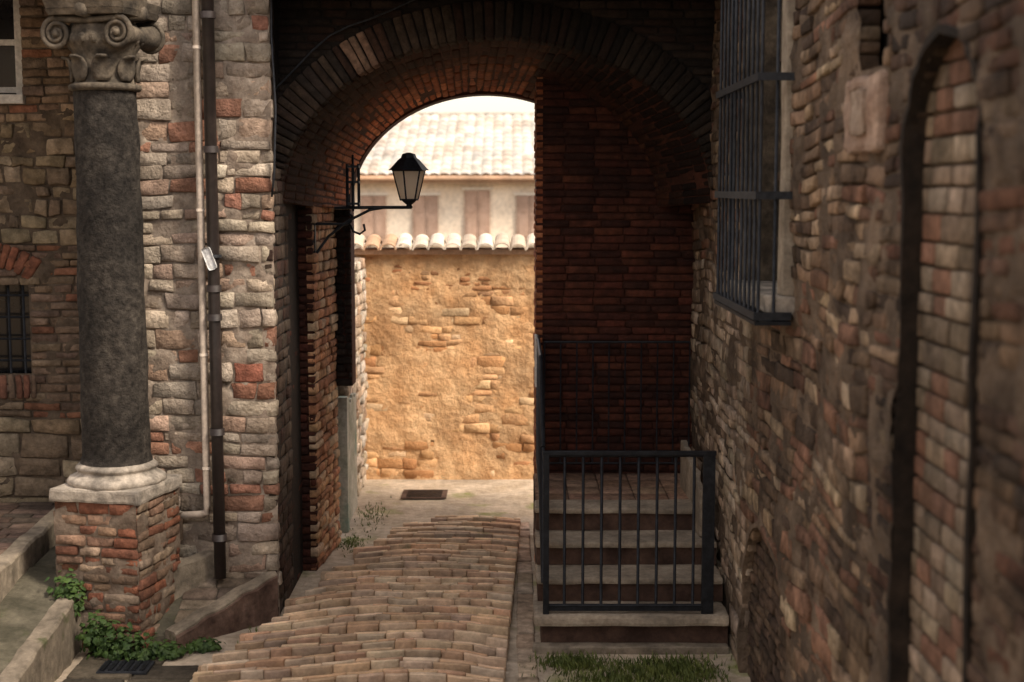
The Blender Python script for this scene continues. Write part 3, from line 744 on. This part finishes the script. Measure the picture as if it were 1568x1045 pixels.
for z in (2,5):
    for y in (-9,-6,-3,0,3):
        Tn.append(bx('window',-9,-8.97,y-.5,y+.5,z,z+1.6,mDark)); Tn.append(bx('sill',-9,-8.9,y-.6,y+.6,z-.1,z-.01,mTrim))
Tn.append(bx('cornice',-16.3,-8.7,-12.3,6.3,8.01,8.3,mTrim))
group('townhouse',Tn)
# ================= PLANTS
def leaves(name,blobs,n,size,mat,seed=3):
    rnd=random.Random(seed); V=[];F=[]
    for _ in range(n):
        c,s=rnd.choice(blobs)
        while True:
            d=Vector((rnd.gauss(0,.5),rnd.gauss(0,.5),rnd.gauss(0,.5)))
            if d.length<1.3: break
        p=Vector(c)+Vector((d.x*s[0],d.y*s[1],d.z*s[2]))
        if p.z<.02: p.z=.02+rnd.random()*.04
        sz=size*rnd.uniform(.4,1.35)
        nr=(d+Vector((0,-.3,.8))+Vector((rnd.uniform(-.6,.6),rnd.uniform(-.6,.6),rnd.uniform(-.4,.4)))).normalized()
        a=nr.cross(Vector((rnd.uniform(-1,1),rnd.uniform(-1,1),.2))).normalized(); b_=nr.cross(a)
        o=len(V)
        V+= [p-a*sz*.5,p-a*sz*.15+b_*sz*.42,p+a*sz*.3+b_*sz*.28,p+a*sz*.6,p+a*sz*.3-b_*sz*.28,p-a*sz*.15-b_*sz*.42,p+nr*sz*.12]
        for k in range(6): F.append((o+k,o+(k+1)%6,o+6))
    return mesh(name,V,F,mat)
leaves('weed_plant',[((-2.6,9.02,.10),(.18,.1,.17)),((-2.42,9.0,.05),(.16,.1,.12)),((-2.25,9.05,.03),(.12,.08,.07)),((-2.72,9.05,.16),(.1,.08,.14)),((-2.05,9.17,.03),(.12,.06,.05))],1100,.042,mIvy,3)
leaves('weed_plant',[((-2.95,9.2,.42),(.12,.12,.10)),((-2.9,9.12,.35),(.1,.08,.12))],300,.04,mIvy,4)
def grass(name,regs,n,mat,h=.07,seed=5):
    rnd=random.Random(seed); V=[];F=[]
    for _ in range(n):
        x0,x1,y0,y1,z=rnd.choice(regs)
        x=rnd.gauss((x0+x1)/2,(x1-x0)/3.6); y=rnd.gauss((y0+y1)/2,(y1-y0)/3.6)
        a=rnd.uniform(0,6.28); hh=h*rnd.uniform(.4,1.3); w=.005
        dx,dy=math.cos(a),math.sin(a); o=len(V); ln=rnd.uniform(.2,.8)*hh
        V+=[(x-dy*w,y+dx*w,z),(x+dy*w,y-dx*w,z),(x+dx*ln*.4+dy*w*.7,y+dy*ln*.4-dx*w*.7,z+hh*.6),(x+dx*ln,y+dy*ln,z+hh)]
        F+=[(o,o+1,o+2),(o,o+2,o+3)]
    return mesh(name,V,F,mat)
grass('grass',[(.2,.6,8.75,9.05,0),(.6,1.2,8.65,8.98,0),(.3,1.1,8.4,8.75,0),(.9,1.3,8.5,9.0,0)],3400,mGrass,h=.045)
grass('grass',[(-1.5,-1.3,11.8,12.3,0),(-1.45,-1.2,12.6,13.6,0),(-1.1,-.95,10.0,10.08,.02),(-1.8,-1.6,9.3,9.7,0),(-.5,-.3,12.7,12.9,0)],1100,mGrass,h=.03,seed=6)
# ================= LIGHT, WORLD, CAMERA
w=bpy.data.worlds.new('World'); SC.world=w; w.use_nodes=True; nt=w.node_tree
sk=nt.nodes.new('ShaderNodeTexSky'); sk.sky_type='NISHITA'; sk.sun_disc=False
to=Vector((.72,-.44,.88)).normalized()
sk.sun_elevation=math.asin(to.z); sk.sun_rotation=math.atan2(to.x,to.y); sk.air_density=1.0; sk.dust_density=3; sk.ozone_density=1
ad=nt.nodes.new('ShaderNodeMixRGB'); ad.blend_type='ADD'; ad.inputs[0].default_value=1; ad.inputs[2].default_value=(6.0,5.0,3.8,1)  # bright haze
nt.links.new(sk.outputs[0],ad.inputs[1]); nt.links.new(ad.outputs[0],nt.nodes['Background'].inputs[0]); nt.nodes['Background'].inputs[1].default_value=.15
sl=bpy.data.lights.new('sun','SUN'); sl.energy=5; sl.angle=math.radians(14); sl.color=(1,.87,.71)
so=bpy.data.objects.new('sun',sl); COL.objects.link(so); so.rotation_euler=to.to_track_quat('Z','Y').to_euler()
cam=bpy.data.cameras.new('camera'); co=bpy.data.objects.new('camera',cam); COL.objects.link(co)
co.location=(0,0,3.05); co.rotation_euler=(math.radians(90-6.08),0,0)
cam.lens=50; cam.sensor_width=36; cam.clip_end=1000; cam.clip_start=.1
cam.dof.use_dof=True; cam.dof.focus_distance=10.5; cam.dof.aperture_fstop=1.5
SC.camera=co
SC.view_settings.view_transform='Standard'; SC.view_settings.look='None'; SC.view_settings.exposure=0
